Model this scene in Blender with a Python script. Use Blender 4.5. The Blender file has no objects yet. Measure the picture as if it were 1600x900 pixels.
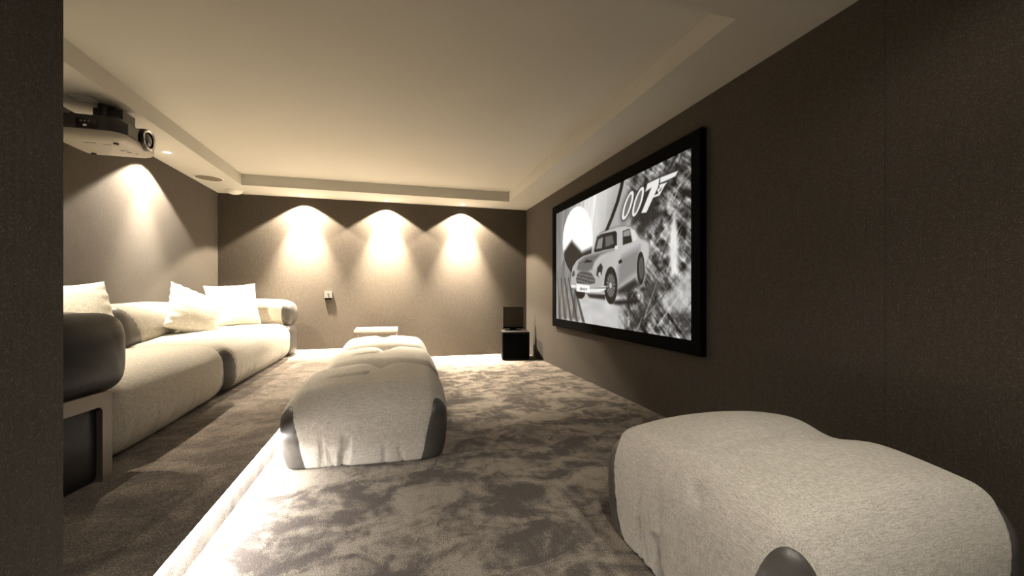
import bpy, bmesh, math, random
import numpy as np
from mathutils import Vector, Matrix

# ------------------------------------------------------------------ scene, camera, light
scene = bpy.context.scene
COL = scene.collection
scene.view_settings.view_transform = 'Standard'
scene.view_settings.look = 'None'
scene.view_settings.exposure = 0.0
scene.view_settings.gamma = 1.0
scene.view_settings.use_curve_mapping = False

CAM_H = 1.015
YAW = math.atan(.2821)
cam_data = bpy.data.cameras.new('camera')
cam_data.sensor_width = 36.0
cam_data.lens = 36.0 * 640 / 1600
cam_data.shift_y = 0.0044
cam_data.clip_start = 0.02
cam = bpy.data.objects.new('camera', cam_data)
cam.location = (0, 0, CAM_H)
cam.rotation_euler = (math.radians(90), 0, -YAW)
COL.objects.link(cam)
scene.camera = cam

world = bpy.data.worlds.new('world')
scene.world = world
world.use_nodes = True
world.node_tree.nodes['Background'].inputs[0].default_value = (1.0, .85, .65, 1)
world.node_tree.nodes['Background'].inputs[1].default_value = 0.0

WARM = (1.0, .86, .68)
# soffit downlights: x, y, wide watts, beam watts, tilt towards the far wall, beam angle, core watts
DOWNLIGHTS = [
    (-1.285, 6.43, 740, 380, 4, 78, 3900), (-.145, 6.43, 690, 370, 4, 78, 3800), (1.01, 6.43, 690, 370, 4, 78, 3800),
    (-2.18, 4.82, 430, 210, 0, 64, 300), (-2.18, 2.85, 100, 210, 0, 84, 0), (-2.18, 1.60, 8, 0, 0, 70, 0),
    (.30, -.20, 0, 125, 34, 96, 0), (1.42, .86, 14, 26, 0, 80, 0), (1.25, -.45, 0, 100, 25, 84, 0),  # first and last: unseen fill lamps added to brighten the foreground
]
NEUTRAL = (1.0, .92, .80)
LED_STRENGTH = 230.0
LED_COLOR = (1.0, .96, .92)

# room dimensions (metres, floor at 0)
XL, XR, YF, YB = -2.388, 2.11, 6.59, -1.2
SOFFIT, TRAY = 2.401, 2.545
TX0, TX1, TY0, TY1 = -1.922, 1.655, 1.69, 6.03
STEP_X, STEP_H = -.69, .18

# ------------------------------------------------------------------ materials
def new_mat(name):
    m = bpy.data.materials.new(name)
    m.use_nodes = True
    nt = m.node_tree
    return m, nt, nt.nodes['Principled BSDF'], nt.nodes, nt.links

def plain(name, col, rough=.5, metal=0.0, spec=.5, coat=0, emit=None, estr=0):
    m, nt, b, N, L = new_mat(name)
    b.inputs['Base Color'].default_value = (*col, 1)
    b.inputs['Roughness'].default_value = rough
    b.inputs['Metallic'].default_value = metal
    b.inputs['Specular IOR Level'].default_value = spec
    b.inputs['Coat Weight'].default_value = coat
    if emit:
        b.inputs['Emission Color'].default_value = (*emit, 1)
        b.inputs['Emission Strength'].default_value = estr
    # faint surface variation
    tc = N.new('ShaderNodeTexCoord'); no = N.new('ShaderNodeTexNoise')
    no.inputs['Scale'].default_value = 30
    L.new(tc.outputs['Object'], no.inputs['Vector'])
    r = N.new('ShaderNodeMapRange')
    r.inputs[3].default_value = max(0, rough - .05); r.inputs[4].default_value = min(1, rough + .05)
    L.new(no.outputs[0], r.inputs[0]); L.new(r.outputs[0], b.inputs['Roughness'])
    return m

def mixc(N, L, fac, a, b):
    x = N.new('ShaderNodeMix'); x.data_type = 'RGBA'
    if fac is not None: L.new(fac, x.inputs[0])
    for i, v in ((6, a), (7, b)):
        if isinstance(v, tuple): x.inputs[i].default_value = (*v, 1)
        else: L.new(v, x.inputs[i])
    return x.outputs[2]

def noise(N, L, vec, scale, detail=2, rough=.5, stretch=None, dist=0):
    if stretch:
        mp = N.new('ShaderNodeMapping'); mp.inputs['Scale'].default_value = stretch
        L.new(vec, mp.inputs['Vector']); vec = mp.outputs[0]
    n = N.new('ShaderNodeTexNoise')
    n.inputs['Scale'].default_value = scale; n.inputs['Detail'].default_value = detail
    n.inputs['Roughness'].default_value = rough; n.inputs['Distortion'].default_value = dist
    L.new(vec, n.inputs['Vector'])
    return n.outputs[0]

def ramp(N, L, fac, p0, p1, a=0.0, b=1.0):
    r = N.new('ShaderNodeMapRange'); r.interpolation_type = 'SMOOTHSTEP'
    r.inputs[1].default_value = p0; r.inputs[2].default_value = p1
    r.inputs[3].default_value = a; r.inputs[4].default_value = b
    L.new(fac, r.inputs[0])
    return r.outputs[0]

def math_n(N, L, op, a, b):
    x = N.new('ShaderNodeMath'); x.operation = op
    for i, v in ((0, a), (1, b)):
        if isinstance(v, (int, float)): x.inputs[i].default_value = v
        else: L.new(v, x.inputs[i])
    return x.outputs[0]

def bump(N, L, b, h, strength, dist):
    bp = N.new('ShaderNodeBump'); bp.inputs['Strength'].default_value = strength
    bp.inputs['Distance'].default_value = dist
    L.new(h, bp.inputs['Height']); L.new(bp.outputs[0], b.inputs['Normal'])

def wall_fabric(name='felt_wall_fabric', base=(.060, .050, .0385), fleck=(.165, .14, .11)):
    m, nt, b, N, L = new_mat(name)
    v = N.new('ShaderNodeTexCoord').outputs['Object']
    n1 = noise(N, L, v, 260, 3, .7)
    n2 = noise(N, L, v, 60, 2, .6)
    hv = noise(N, L, v, 90, 2, .6, (1, 1, .08))
    c = mixc(N, L, ramp(N, L, n1, .50, .74), tuple(x * .78 for x in base), fleck)
    c = mixc(N, L, ramp(N, L, n2, .35, .65, 0, .45), c, tuple(x * .9 for x in base))
    c = mixc(N, L, ramp(N, L, hv, .3, .7, 0, .22), c, tuple(x * 1.35 for x in base))
    L.new(c, b.inputs['Base Color'])
    b.inputs['Roughness'].default_value = .95
    b.inputs['Specular IOR Level'].default_value = .12
    b.inputs['Sheen Weight'].default_value = .08
    bump(N, L, b, math_n(N, L, 'ADD', n1, hv), .5, .002)
    return m

def carpet(name='plush_carpet', lo=(.100, .082, .070), hi=(.44, .385, .315), p0=.42, p1=.60):
    m, nt, b, N, L = new_mat(name)
    v = N.new('ShaderNodeTexCoord').outputs['Object']
    big = noise(N, L, v, 2.9, 6, .62, (1, 1.35, 1), .9)
    med = noise(N, L, v, 11, 3, .6, (1.5, 1, 1), .6)
    grain = noise(N, L, v, 230, 4, .75)
    tuft = noise(N, L, v, 90, 2, .7)
    f = math_n(N, L, 'ADD', math_n(N, L, 'MULTIPLY', big, .72), math_n(N, L, 'MULTIPLY', med, .28))
    f2 = math_n(N, L, 'ADD', f, math_n(N, L, 'MULTIPLY', math_n(N, L, 'SUBTRACT', grain, .5), .30))
    c = mixc(N, L, ramp(N, L, f2, p0, p1), lo, hi)
    c2 = mixc(N, L, ramp(N, L, grain, .36, .58, .05, 1), (.045, .038, .034), c)
    c3 = mixc(N, L, ramp(N, L, grain, .56, .70, 0, .6), c2, (.55, .48, .40))
    L.new(c3, b.inputs['Base Color'])
    b.inputs['Roughness'].default_value = .95
    b.inputs['Specular IOR Level'].default_value = .1
    b.inputs['Sheen Weight'].default_value = .1
    b.inputs['Sheen Roughness'].default_value = .4
    h = math_n(N, L, 'ADD', grain, math_n(N, L, 'MULTIPLY', f, 3.0))
    bump(N, L, b, math_n(N, L, 'ADD', h, tuft), .9, .008)
    return m

def linen(name='woven_linen', base=(.47, .44, .385)):
    m, nt, b, N, L = new_mat(name)
    v = N.new('ShaderNodeTexCoord').outputs['Object']
    a = noise(N, L, v, 380, 2, .6, (1, 1, .07))
    c_ = noise(N, L, v, 380, 2, .6, (.07, 1, 1))
    d = noise(N, L, v, 380, 2, .6, (1, .07, 1))
    w = math_n(N, L, 'ADD', math_n(N, L, 'ADD', a, c_), d)
    f = ramp(N, L, w, 1.22, 1.78)
    slub = noise(N, L, v, 35, 3, .7)
    col = mixc(N, L, f, tuple(x * .68 for x in base), tuple(min(1, x * 1.22) for x in base))
    col = mixc(N, L, ramp(N, L, slub, .3, .75, 0, .3), col, tuple(x * .85 for x in base))
    L.new(col, b.inputs['Base Color'])
    b.inputs['Roughness'].default_value = .9
    b.inputs['Specular IOR Level'].default_value = .15
    b.inputs['Sheen Weight'].default_value = .1
    bump(N, L, b, w, .45, .002)
    return m

def leather(name, base, spec=.5):
    m, nt, b, N, L = new_mat(name)
    v = N.new('ShaderNodeTexCoord').outputs['Object']
    g = noise(N, L, v, 160, 3, .6)
    w = noise(N, L, v, 14, 3, .6)
    L.new(mixc(N, L, ramp(N, L, w, .3, .7), tuple(x * .85 for x in base), tuple(x * 1.15 for x in base)), b.inputs['Base Color'])
    b.inputs['Roughness'].default_value = .42
    b.inputs['Specular IOR Level'].default_value = spec
    bump(N, L, b, math_n(N, L, 'ADD', math_n(N, L, 'MULTIPLY', g, .3), w), .22, .006)
    return m

def plaster(name='ceiling_paint', base=(.49, .475, .425)):
    m, nt, b, N, L = new_mat(name)
    v = N.new('ShaderNodeTexCoord').outputs['Object']
    n = noise(N, L, v, 2.0, 3)
    L.new(mixc(N, L, n, tuple(x * .97 for x in base), tuple(x * 1.03 for x in base)), b.inputs['Base Color'])
    b.inputs['Roughness'].default_value = .75
    b.inputs['Specular IOR Level'].default_value = .25
    bump(N, L, b, noise(N, L, v, 120, 3), .08, .001)
    return m

M_WALL = wall_fabric()
M_CARPET = carpet()
M_CARPET_STEP = carpet('plush_carpet_step', (.13, .105, .088), (.30, .255, .205), .40, .62)
M_LINEN = linen()
M_LINEN_SOFA = linen('sofa_linen', (.42, .39, .33))
M_PILLOW = linen('pillow_cotton', (.80, .76, .66))
M_LEATHER = leather('grey_leather', (.060, .055, .049))
M_BLACK_LEATHER = leather('black_leather', (.013, .012, .012), .3)
M_CEIL = plaster()
M_BRONZE = plain('brushed_bronze_frame', (.22, .19, .16), .42, .6)
M_BLACK = plain('black_felt_frame', (.0025, .0025, .0025), .85, 0, .04)
M_SUB = plain('black_lacquer', (.006, .0055, .005), .5, 0, .15)
M_SUBTOP = plain('satin_black_top', (.022, .020, .018), .4, 0, .3)
M_WHITE = plain('white_plastic', (.80, .77, .70), .4)
M_TRIM = plain('white_trim_metal', (.75, .72, .66), .35)
M_LENS = plain('lit_lamp_glass', (.9, .9, .9), .3, emit=(1, .9, .75), estr=9)
M_LED = plain('led_diffuser', (.9, .9, .9), .4, emit=LED_COLOR, estr=LED_STRENGTH)
M_GRILLE = plain('speaker_grille_metal', (.22, .19, .15), .55, .3)
M_PROJ_DARK = plain('projector_dark_plastic', (.018, .017, .017), .35)
M_PROJ_LIGHT = plain('projector_pearl_shell', (.36, .33, .28), .45, 0)
M_CHROME = plain('chrome_ring', (.75, .73, .70), .2, .9)
M_GLASS_DARK = plain('dark_glass', (.012, .011, .010), .12, 0, .7)
M_TABLETOP = plain('cream_lacquer_top', (.78, .73, .62), .35)
M_TABLELEG = plain('taupe_metal_leg', (.25, .21, .18), .4, .5)
M_SILVER = plain('satin_silver_plate', (.17, .165, .15), .4, .4)
M_JOINT = plain('dark_joint', (.03, .022, .018), .9)

# ------------------------------------------------------------------ object helpers
def link(name, me, mat, parent=None, smooth=False, mats=None):
    if mats:
        for x in mats: me.materials.append(x)
    elif mat: me.materials.append(mat)
    if smooth: me.polygons.foreach_set('use_smooth', [True] * len(me.polygons))
    o = bpy.data.objects.new(name, me)
    COL.objects.link(o)
    if parent: o.parent = parent
    return o

def tag(o, label=None, cat=None, group=None, kind=None):
    if label: o['label'] = label
    if cat: o['category'] = cat
    if group: o['group'] = group
    if kind: o['kind'] = kind
    return o

def thing(name, label, cat, loc=(0, 0, 0), rz=0, group=None, kind=None):
    e = bpy.data.objects.new(name, None)
    e.empty_display_size = .1
    COL.objects.link(e)
    e.location = loc; e.rotation_euler = (0, 0, rz)
    return tag(e, label, cat, group, kind)

def bm_obj(name, bm, mat, parent=None, smooth=False, bevel=0, seg=2):
    if bevel:
        bmesh.ops.bevel(bm, geom=[e for e in bm.edges if len(e.link_faces) == 2 and e.calc_face_angle(0) > .5],
                        offset=bevel, segments=seg, profile=.6, affect='EDGES')
    bmesh.ops.recalc_face_normals(bm, faces=bm.faces)
    me = bpy.data.meshes.new(name); bm.to_mesh(me); bm.free()
    o = link(name, me, mat, parent, False)
    if smooth:
        me.polygons.foreach_set('use_smooth', [True] * len(me.polygons))
        me.set_sharp_from_angle(angle=math.radians(40))
    return o

def add_box(bm, x0, x1, y0, y1, z0, z1, mtx=None):
    vs = [bm.verts.new((x, y, z)) for x in (x0, x1) for y in (y0, y1) for z in (z0, z1)]
    for f in ((0, 1, 3, 2), (4, 6, 7, 5), (0, 4, 5, 1), (2, 3, 7, 6), (0, 2, 6, 4), (1, 5, 7, 3)):
        bm.faces.new([vs[i] for i in f])
    if mtx is not None: bmesh.ops.transform(bm, matrix=mtx, verts=vs)
    return vs

def box(name, x0, x1, y0, y1, z0, z1, mat, parent=None, bevel=0, mtx=None, seg=2):
    bm = bmesh.new(); add_box(bm, x0, x1, y0, y1, z0, z1, mtx)
    return bm_obj(name, bm, mat, parent, bevel > 0, bevel, seg)

def lathe(name, prof, mat, parent=None, n=40, mtx=None, smooth=True):
    """prof: (r, z) pairs revolved about z."""
    bm = bmesh.new(); rings = []
    for r, z in prof:
        if r < 1e-6: rings.append([bm.verts.new((0, 0, z))])
        else: rings.append([bm.verts.new((r * math.cos(2 * math.pi * k / n), r * math.sin(2 * math.pi * k / n), z)) for k in range(n)])
    for a, b in zip(rings, rings[1:]):
        for k in range(n):
            q = [a[k % len(a)], a[(k + 1) % len(a)], b[(k + 1) % len(b)], b[k % len(b)]]
            u = []
            for v in q:
                if v not in u: u.append(v)
            if len(u) > 2: bm.faces.new(u)
    if mtx is not None: bmesh.ops.transform(bm, matrix=mtx, verts=bm.verts)
    return bm_obj(name, bm, mat, parent, smooth)

def tube(name, pts, r, mat, parent=None, n=10):
    bm = bmesh.new(); rings = []
    P = [Vector(p) for p in pts]
    for i, p in enumerate(P):
        t = (P[min(i + 1, len(P) - 1)] - P[max(i - 1, 0)]).normalized()
        a = t.cross(Vector((0, 0, 1)) if abs(t.z) < .9 else Vector((1, 0, 0))).normalized(); b = t.cross(a)
        rings.append([bm.verts.new(p + r * (math.cos(2 * math.pi * k / n) * a + math.sin(2 * math.pi * k / n) * b)) for k in range(n)])
    for a, b in zip(rings, rings[1:]):
        for k in range(n): bm.faces.new((a[k], a[(k + 1) % n], b[(k + 1) % n], b[k]))
    bm.faces.new(rings[0]); bm.faces.new(rings[-1])
    return bm_obj(name, bm, mat, parent, True)

# soft bodies -------------------------------------------------------
def soft_lattice(half, rad, step, e=2.4, puff=(0, 0, 0)):
    """A closed, pillowy box: points (n,3), unit normals (n,3) and quads."""
    half = np.array(half, float); rad = np.minimum(np.array(rad, float), half * .999)
    cnt = [max(4, int(round(2 * h / step))) for h in half]
    idx = {}; pts = []; quads = []
    def vid(i, j, k):
        key = (i, j, k)
        if key not in idx:
            idx[key] = len(pts); pts.append(key)
        return idx[key]
    nx, ny, nz = cnt
    for k in (0, nz):
        for i in range(nx):
            for j in range(ny):
                q = [vid(i, j, k), vid(i + 1, j, k), vid(i + 1, j + 1, k), vid(i, j + 1, k)]
                quads.append(q if k else q[::-1])
    for i in (0, nx):
        for j in range(ny):
            for k in range(nz):
                q = [vid(i, j, k), vid(i, j + 1, k), vid(i, j + 1, k + 1), vid(i, j, k + 1)]
                quads.append(q if i else q[::-1])
    for j in (0, ny):
        for i in range(nx):
            for k in range(nz):
                q = [vid(i, j, k), vid(i + 1, j, k), vid(i + 1, j, k + 1), vid(i, j, k + 1)]
                quads.append(q[::-1] if j else q)
    c = np.array(pts, float) / np.array(cnt) * 2 - 1
    p = c * half
    inner = np.clip(p, -(half - rad), half - rad)
    q = (p - inner) / rad
    m = np.max(np.abs(q), axis=1, keepdims=True)
    nrm = (np.abs(q) ** e).sum(1, keepdims=True) ** (1 / e)
    q2 = q / np.maximum(nrm, 1e-9) * m
    out = inner + q2 * rad
    g = np.sign(q2) * np.abs(q2) ** (e - 1) / rad
    g /= np.maximum(np.linalg.norm(g, axis=1, keepdims=True), 1e-9)
    u = out / half
    for a in range(3):
        o1, o2 = [b for b in range(3) if b != a]
        out[:, a] += np.sign(u[:, a]) * np.clip(np.abs(u[:, a]), 0, 1) ** 2 * puff[a] * (1 - u[:, o1] ** 2).clip(0) * (1 - u[:, o2] ** 2).clip(0)
    return out, g, np.array(quads)

def groove(P, a, b, width, depth):
    """A soft valley along segment a-b (3-D), fading at both ends."""
    a = np.array(a, float); b = np.array(b, float); d = b - a; L2 = (d ** 2).sum()
    t = ((P - a) @ d / L2)
    tc = t.clip(0, 1)
    dist = np.linalg.norm(P - (a + tc[:, None] * d), axis=1)
    fade = np.clip(np.sin(np.pi * np.clip(t * .86 + .07, 0, 1)), 0, 1) ** .5
    return -depth * np.exp(-(dist / width) ** 2) * fade

def lumps(P, seed, amp, freq):
    rs = np.random.RandomState(seed); out = np.zeros(len(P))
    for _ in range(7):
        k = rs.normal(size=3); k *= freq / np.linalg.norm(k) * rs.uniform(.6, 1.5)
        out += np.sin(P @ k + rs.uniform(0, 6.28))
    return out * amp / 3

def puckers(P, N_, seed, axis, face, ranges, n, zspan, depth=.008, width=.012):
    """Gathered folds running up from the hem on one side. axis: 0/1 the coordinate along the side, face: the fixed coordinate value."""
    rs = np.random.RandomState(seed); out = np.zeros(len(P)); other = 1 - axis
    for _ in range(n):
        s = rs.uniform(*ranges); z0 = zspan[0]; z1 = zspan[0] + (zspan[1] - zspan[0]) * rs.uniform(.35, 1)
        lean = rs.uniform(-.03, .03)
        a = np.zeros(3); b = np.zeros(3)
        a[axis] = s; b[axis] = s + lean; a[other] = b[other] = face; a[2] = z0; b[2] = z1
        Q = P.copy(); Q[:, other] = np.where(np.sign(face) * P[:, other] > abs(face) * .55, face, P[:, other])
        out += groove(Q, a, b, width * rs.uniform(.6, 1.3), depth * rs.uniform(.4, 1.2))
    return out

def split_parts(P, quads, f):
    """Cut a quad mesh along f = 0; returns two (verts, tris): f >= 0 and f < 0."""
    tris = np.concatenate([quads[:, [0, 1, 2]], quads[:, [0, 2, 3]]])
    s = f[tris] >= 0
    allp = s.all(1); alln = (~s).all(1); mixed = tris[~(allp | alln)]
    V = [tuple(p) for p in P]; cut = {}
    def mid(a, b):
        k = (min(a, b), max(a, b))
        if k not in cut:
            t = f[a] / (f[a] - f[b]); cut[k] = len(V)
            V.append(tuple(P[a] + t * (P[b] - P[a])))
        return cut[k]
    pos = tris[allp].tolist(); neg = tris[alln].tolist()
    for tri in mixed.tolist():
        for want, dest in ((True, pos), (False, neg)):
            poly = []
            for i in range(3):
                a, b = tri[i], tri[(i + 1) % 3]
                if (f[a] >= 0) == want: poly.append(a)
                if (f[a] >= 0) != (f[b] >= 0): poly.append(mid(a, b))
            if len(poly) == 3: dest.append(poly)
            elif len(poly) == 4: dest += [[poly[0], poly[1], poly[2]], [poly[0], poly[2], poly[3]]]
    V = np.array(V)
    res = []
    for T in (pos, neg):
        T = np.array(T, int).reshape(-1, 3)
        used, inv = np.unique(T, return_inverse=True)
        res.append((V[used], inv.reshape(-1, 3)))
    return res

def raw_mesh(name, V, T, mat, parent):
    me = bpy.data.meshes.new(name)
    me.from_pydata(V.tolist(), [], T.tolist())
    me.validate(); me.update()
    return link(name, me, mat, parent, True)

def islands(V, T, key):
    """Split a triangle soup by a per-triangle key."""
    c = V[T].mean(1); k = key(c)
    for v in np.unique(k):
        S = T[k == v]; used, inv = np.unique(S, return_inverse=True)
        yield v, V[used], inv.reshape(-1, 3)

# ------------------------------------------------------------------ the setting
def struct(o): o['kind'] = 'structure'; return o

box('floor', XL - .1, XR + .1, YB - .1, YF + .1, -.1, 0, M_CARPET)['kind'] = 'structure'

# raised carpeted platform with a nosing that overhangs its riser
bm = bmesh.new()
add_box(bm, XL, STEP_X - .045, YB, YF, 0, STEP_H - .003)
platform = bm_obj('platform', bm, M_CARPET_STEP); platform['kind'] = 'structure'
bm = bmesh.new(); add_box(bm, XL, STEP_X, YB, YF, STEP_H - .003, STEP_H)
bmesh.ops.bevel(bm, geom=[e for e in bm.edges if all(abs(v.co.x - STEP_X) < 1e-4 for v in e.verts) and abs(e.verts[0].co.z - e.verts[1].co.z) < 1e-4], offset=.0012, segments=1, affect='EDGES')
bm_obj('step_nosing', bm, M_CARPET_STEP, platform)

def panel_wall(name, axis, face, a_edges, z0, z1, inward, depth=.1):
    """A fabric wall made of upholstered panels with fine recessed joints."""
    if axis == 'x':   # plane x = face, panels run along y
        w = box(name, *(sorted((face + inward * -.012, face - inward * depth))), a_edges[0], a_edges[-1], z0, z1, M_JOINT)
    else:
        w = box(name, a_edges[0], a_edges[-1], *(sorted((face - inward * .012, face - inward * depth))), z0, z1, M_JOINT)
    w['kind'] = 'structure'
    for a, b in zip(a_edges, a_edges[1:]):
        g = .0012
        if axis == 'x': box('fabric_panel', *(sorted((face, face - inward * .012))), a + g, b - g, z0, z1, M_WALL, w, .0015, seg=1)
        else: box('fabric_panel', a + g, b - g, *(sorted((face, face - inward * .012))), z0, z1, M_WALL, w, .0015, seg=1)
    return w

panel_wall('wall_right', 'x', XR, [YB, -.48, 1.315, 3.11, YF], 0, SOFFIT, -1)
panel_wall('wall_left', 'x', XL, [YB, .95, 3.5, YF], 0, SOFFIT, 1)
panel_wall('wall_far', 'y', YF, [XL, XR], 0, SOFFIT, -1)
panel_wall('wall_back', 'y', YB, [XL, 0, XR], 0, SOFFIT, 1)
# short return wall beside the camera, standing on the platform
w = box('wall_near', XL, STEP_X - .012, .95, 1.13, STEP_H, SOFFIT, M_WALL, bevel=.006)
w['kind'] = 'structure'

# ceiling: dropped soffit ring, tray fascias, tray top
bm = bmesh.new()
o0 = (XL, YB, XR, YF)
for (x0, x1, y0, y1) in ((XL, TX0, YB, YF), (TX1, XR, YB, YF), (TX0, TX1, YB, TY0), (TX0, TX1, TY1, YF)):
    add_box(bm, x0, x1, y0, y1, SOFFIT, TRAY + .02)
add_box(bm, XL - .1, XR + .1, YB - .1, YF + .1, TRAY + .02, TRAY + .15)
ceil = bm_obj('ceiling', bm, M_CEIL); ceil['kind'] = 'structure'
box('tray_panel', TX0, TX1, TY0, TY1, TRAY, TRAY + .021, M_CEIL, ceil)

# ------------------------------------------------------------------ downlights
DL_LABELS = [
    'recessed downlight over the end of the sofa on the back wall soffit',
    'recessed downlight in the middle of the three along the far wall',
    'recessed downlight of the far wall row nearest the projection screen',
    'recessed downlight in the soffit just beyond the projector',
    'recessed downlight in the soffit between the near wall and the projector',
    'recessed downlight in the soffit just behind the near return wall',
    'added unseen fill lamp behind the viewpoint, lighting the carpet and ottomans',
    'recessed downlight over the large foreground pouf',
    'added unseen fill lamp behind the viewpoint, lighting the large pouf',
]
for i, (x, y, wide, beam, tilt, ang, core) in enumerate(DOWNLIGHTS):
    t = thing('downlight', DL_LABELS[i], 'ceiling light', (x, y, SOFFIT), 0, 'recessed ceiling downlights')
    lathe('trim_ring', [(.030, .002), (.030, -.004), (.036, -.006), (.044, -.003), (.046, 0)], M_TRIM, t, 28)
    lathe('lamp_lens', [(0, -.0035), (.028, -.0035), (.030, -.001), (.030, .0)], M_LENS, t, 28)
    if wide:
        l = bpy.data.lights.new('lamp_glow', 'SPOT'); l.energy = wide; l.color = WARM if y > 1 else NEUTRAL
        l.spot_size = math.radians(114 if y > 1 else 150); l.spot_blend = .16 if y > 1 else .6; l.shadow_soft_size = .022
        lo = bpy.data.objects.new('lamp_glow', l); lo.location = (0, 0, -.012); COL.objects.link(lo); lo.parent = t
    if beam:
        l = bpy.data.lights.new('lamp_beam', 'SPOT'); l.energy = beam; l.color = WARM if y > 1 else NEUTRAL
        l.spot_size = math.radians(ang or 76); l.spot_blend = 1.0; l.shadow_soft_size = .022
        lo = bpy.data.objects.new('lamp_beam', l); lo.location = (0, 0, -.012); lo.rotation_euler = (math.radians(tilt), 0, 0); COL.objects.link(lo); lo.parent = t

    if core:
        l = bpy.data.lights.new('lamp_core', 'SPOT'); l.energy = core; l.color = WARM if y > 1 else NEUTRAL
        l.spot_size = math.radians(58); l.spot_blend = 1.0; l.shadow_soft_size = .022
        lo = bpy.data.objects.new('lamp_core', l); lo.location = (0, 0, -.012); lo.rotation_euler = (math.radians(tilt), 0, 0); COL.objects.link(lo); lo.parent = t

# LED strip under the step nosing
box('led_strip', STEP_X - .034, STEP_X - .004, YB + .02, YF - .02, STEP_H - .007, STEP_H - .0035, M_LED)
tag(bpy.data.objects['led_strip'], 'glowing white light strip tucked under the edge of the carpeted step', 'light strip')

# round flush speaker grille and dome detector in the side soffit
t = thing('ceiling_speaker', 'round brown flush speaker grille in the soffit above the sofa end', 'speaker', (-2.185, 5.77, SOFFIT))
lathe('grille', [(0, -.006), (.10, -.0055), (.135, -.004), (.140, -.002)], M_GRILLE, t, 48)
lathe('rim', [(.138, 0), (.140, -.006), (.146, -.007), (.150, -.003), (.150, 0)], M_TRIM, t, 48)
t = thing('smoke_detector', 'white domed detector on the soffit at the corner near the back wall', 'detector', (-2.12, 6.38, SOFFIT))
lathe('base', [(.0, 0), (.098, 0), (.098, -.012), (.090, -.016)], M_WHITE, t, 40)
lathe('dome', [(.088, -.014)] + [(.088 * math.cos(a), -.014 - .040 * math.sin(a)) for a in np.linspace(.05, math.pi / 2, 9)], M_WHITE, t, 40)

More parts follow.
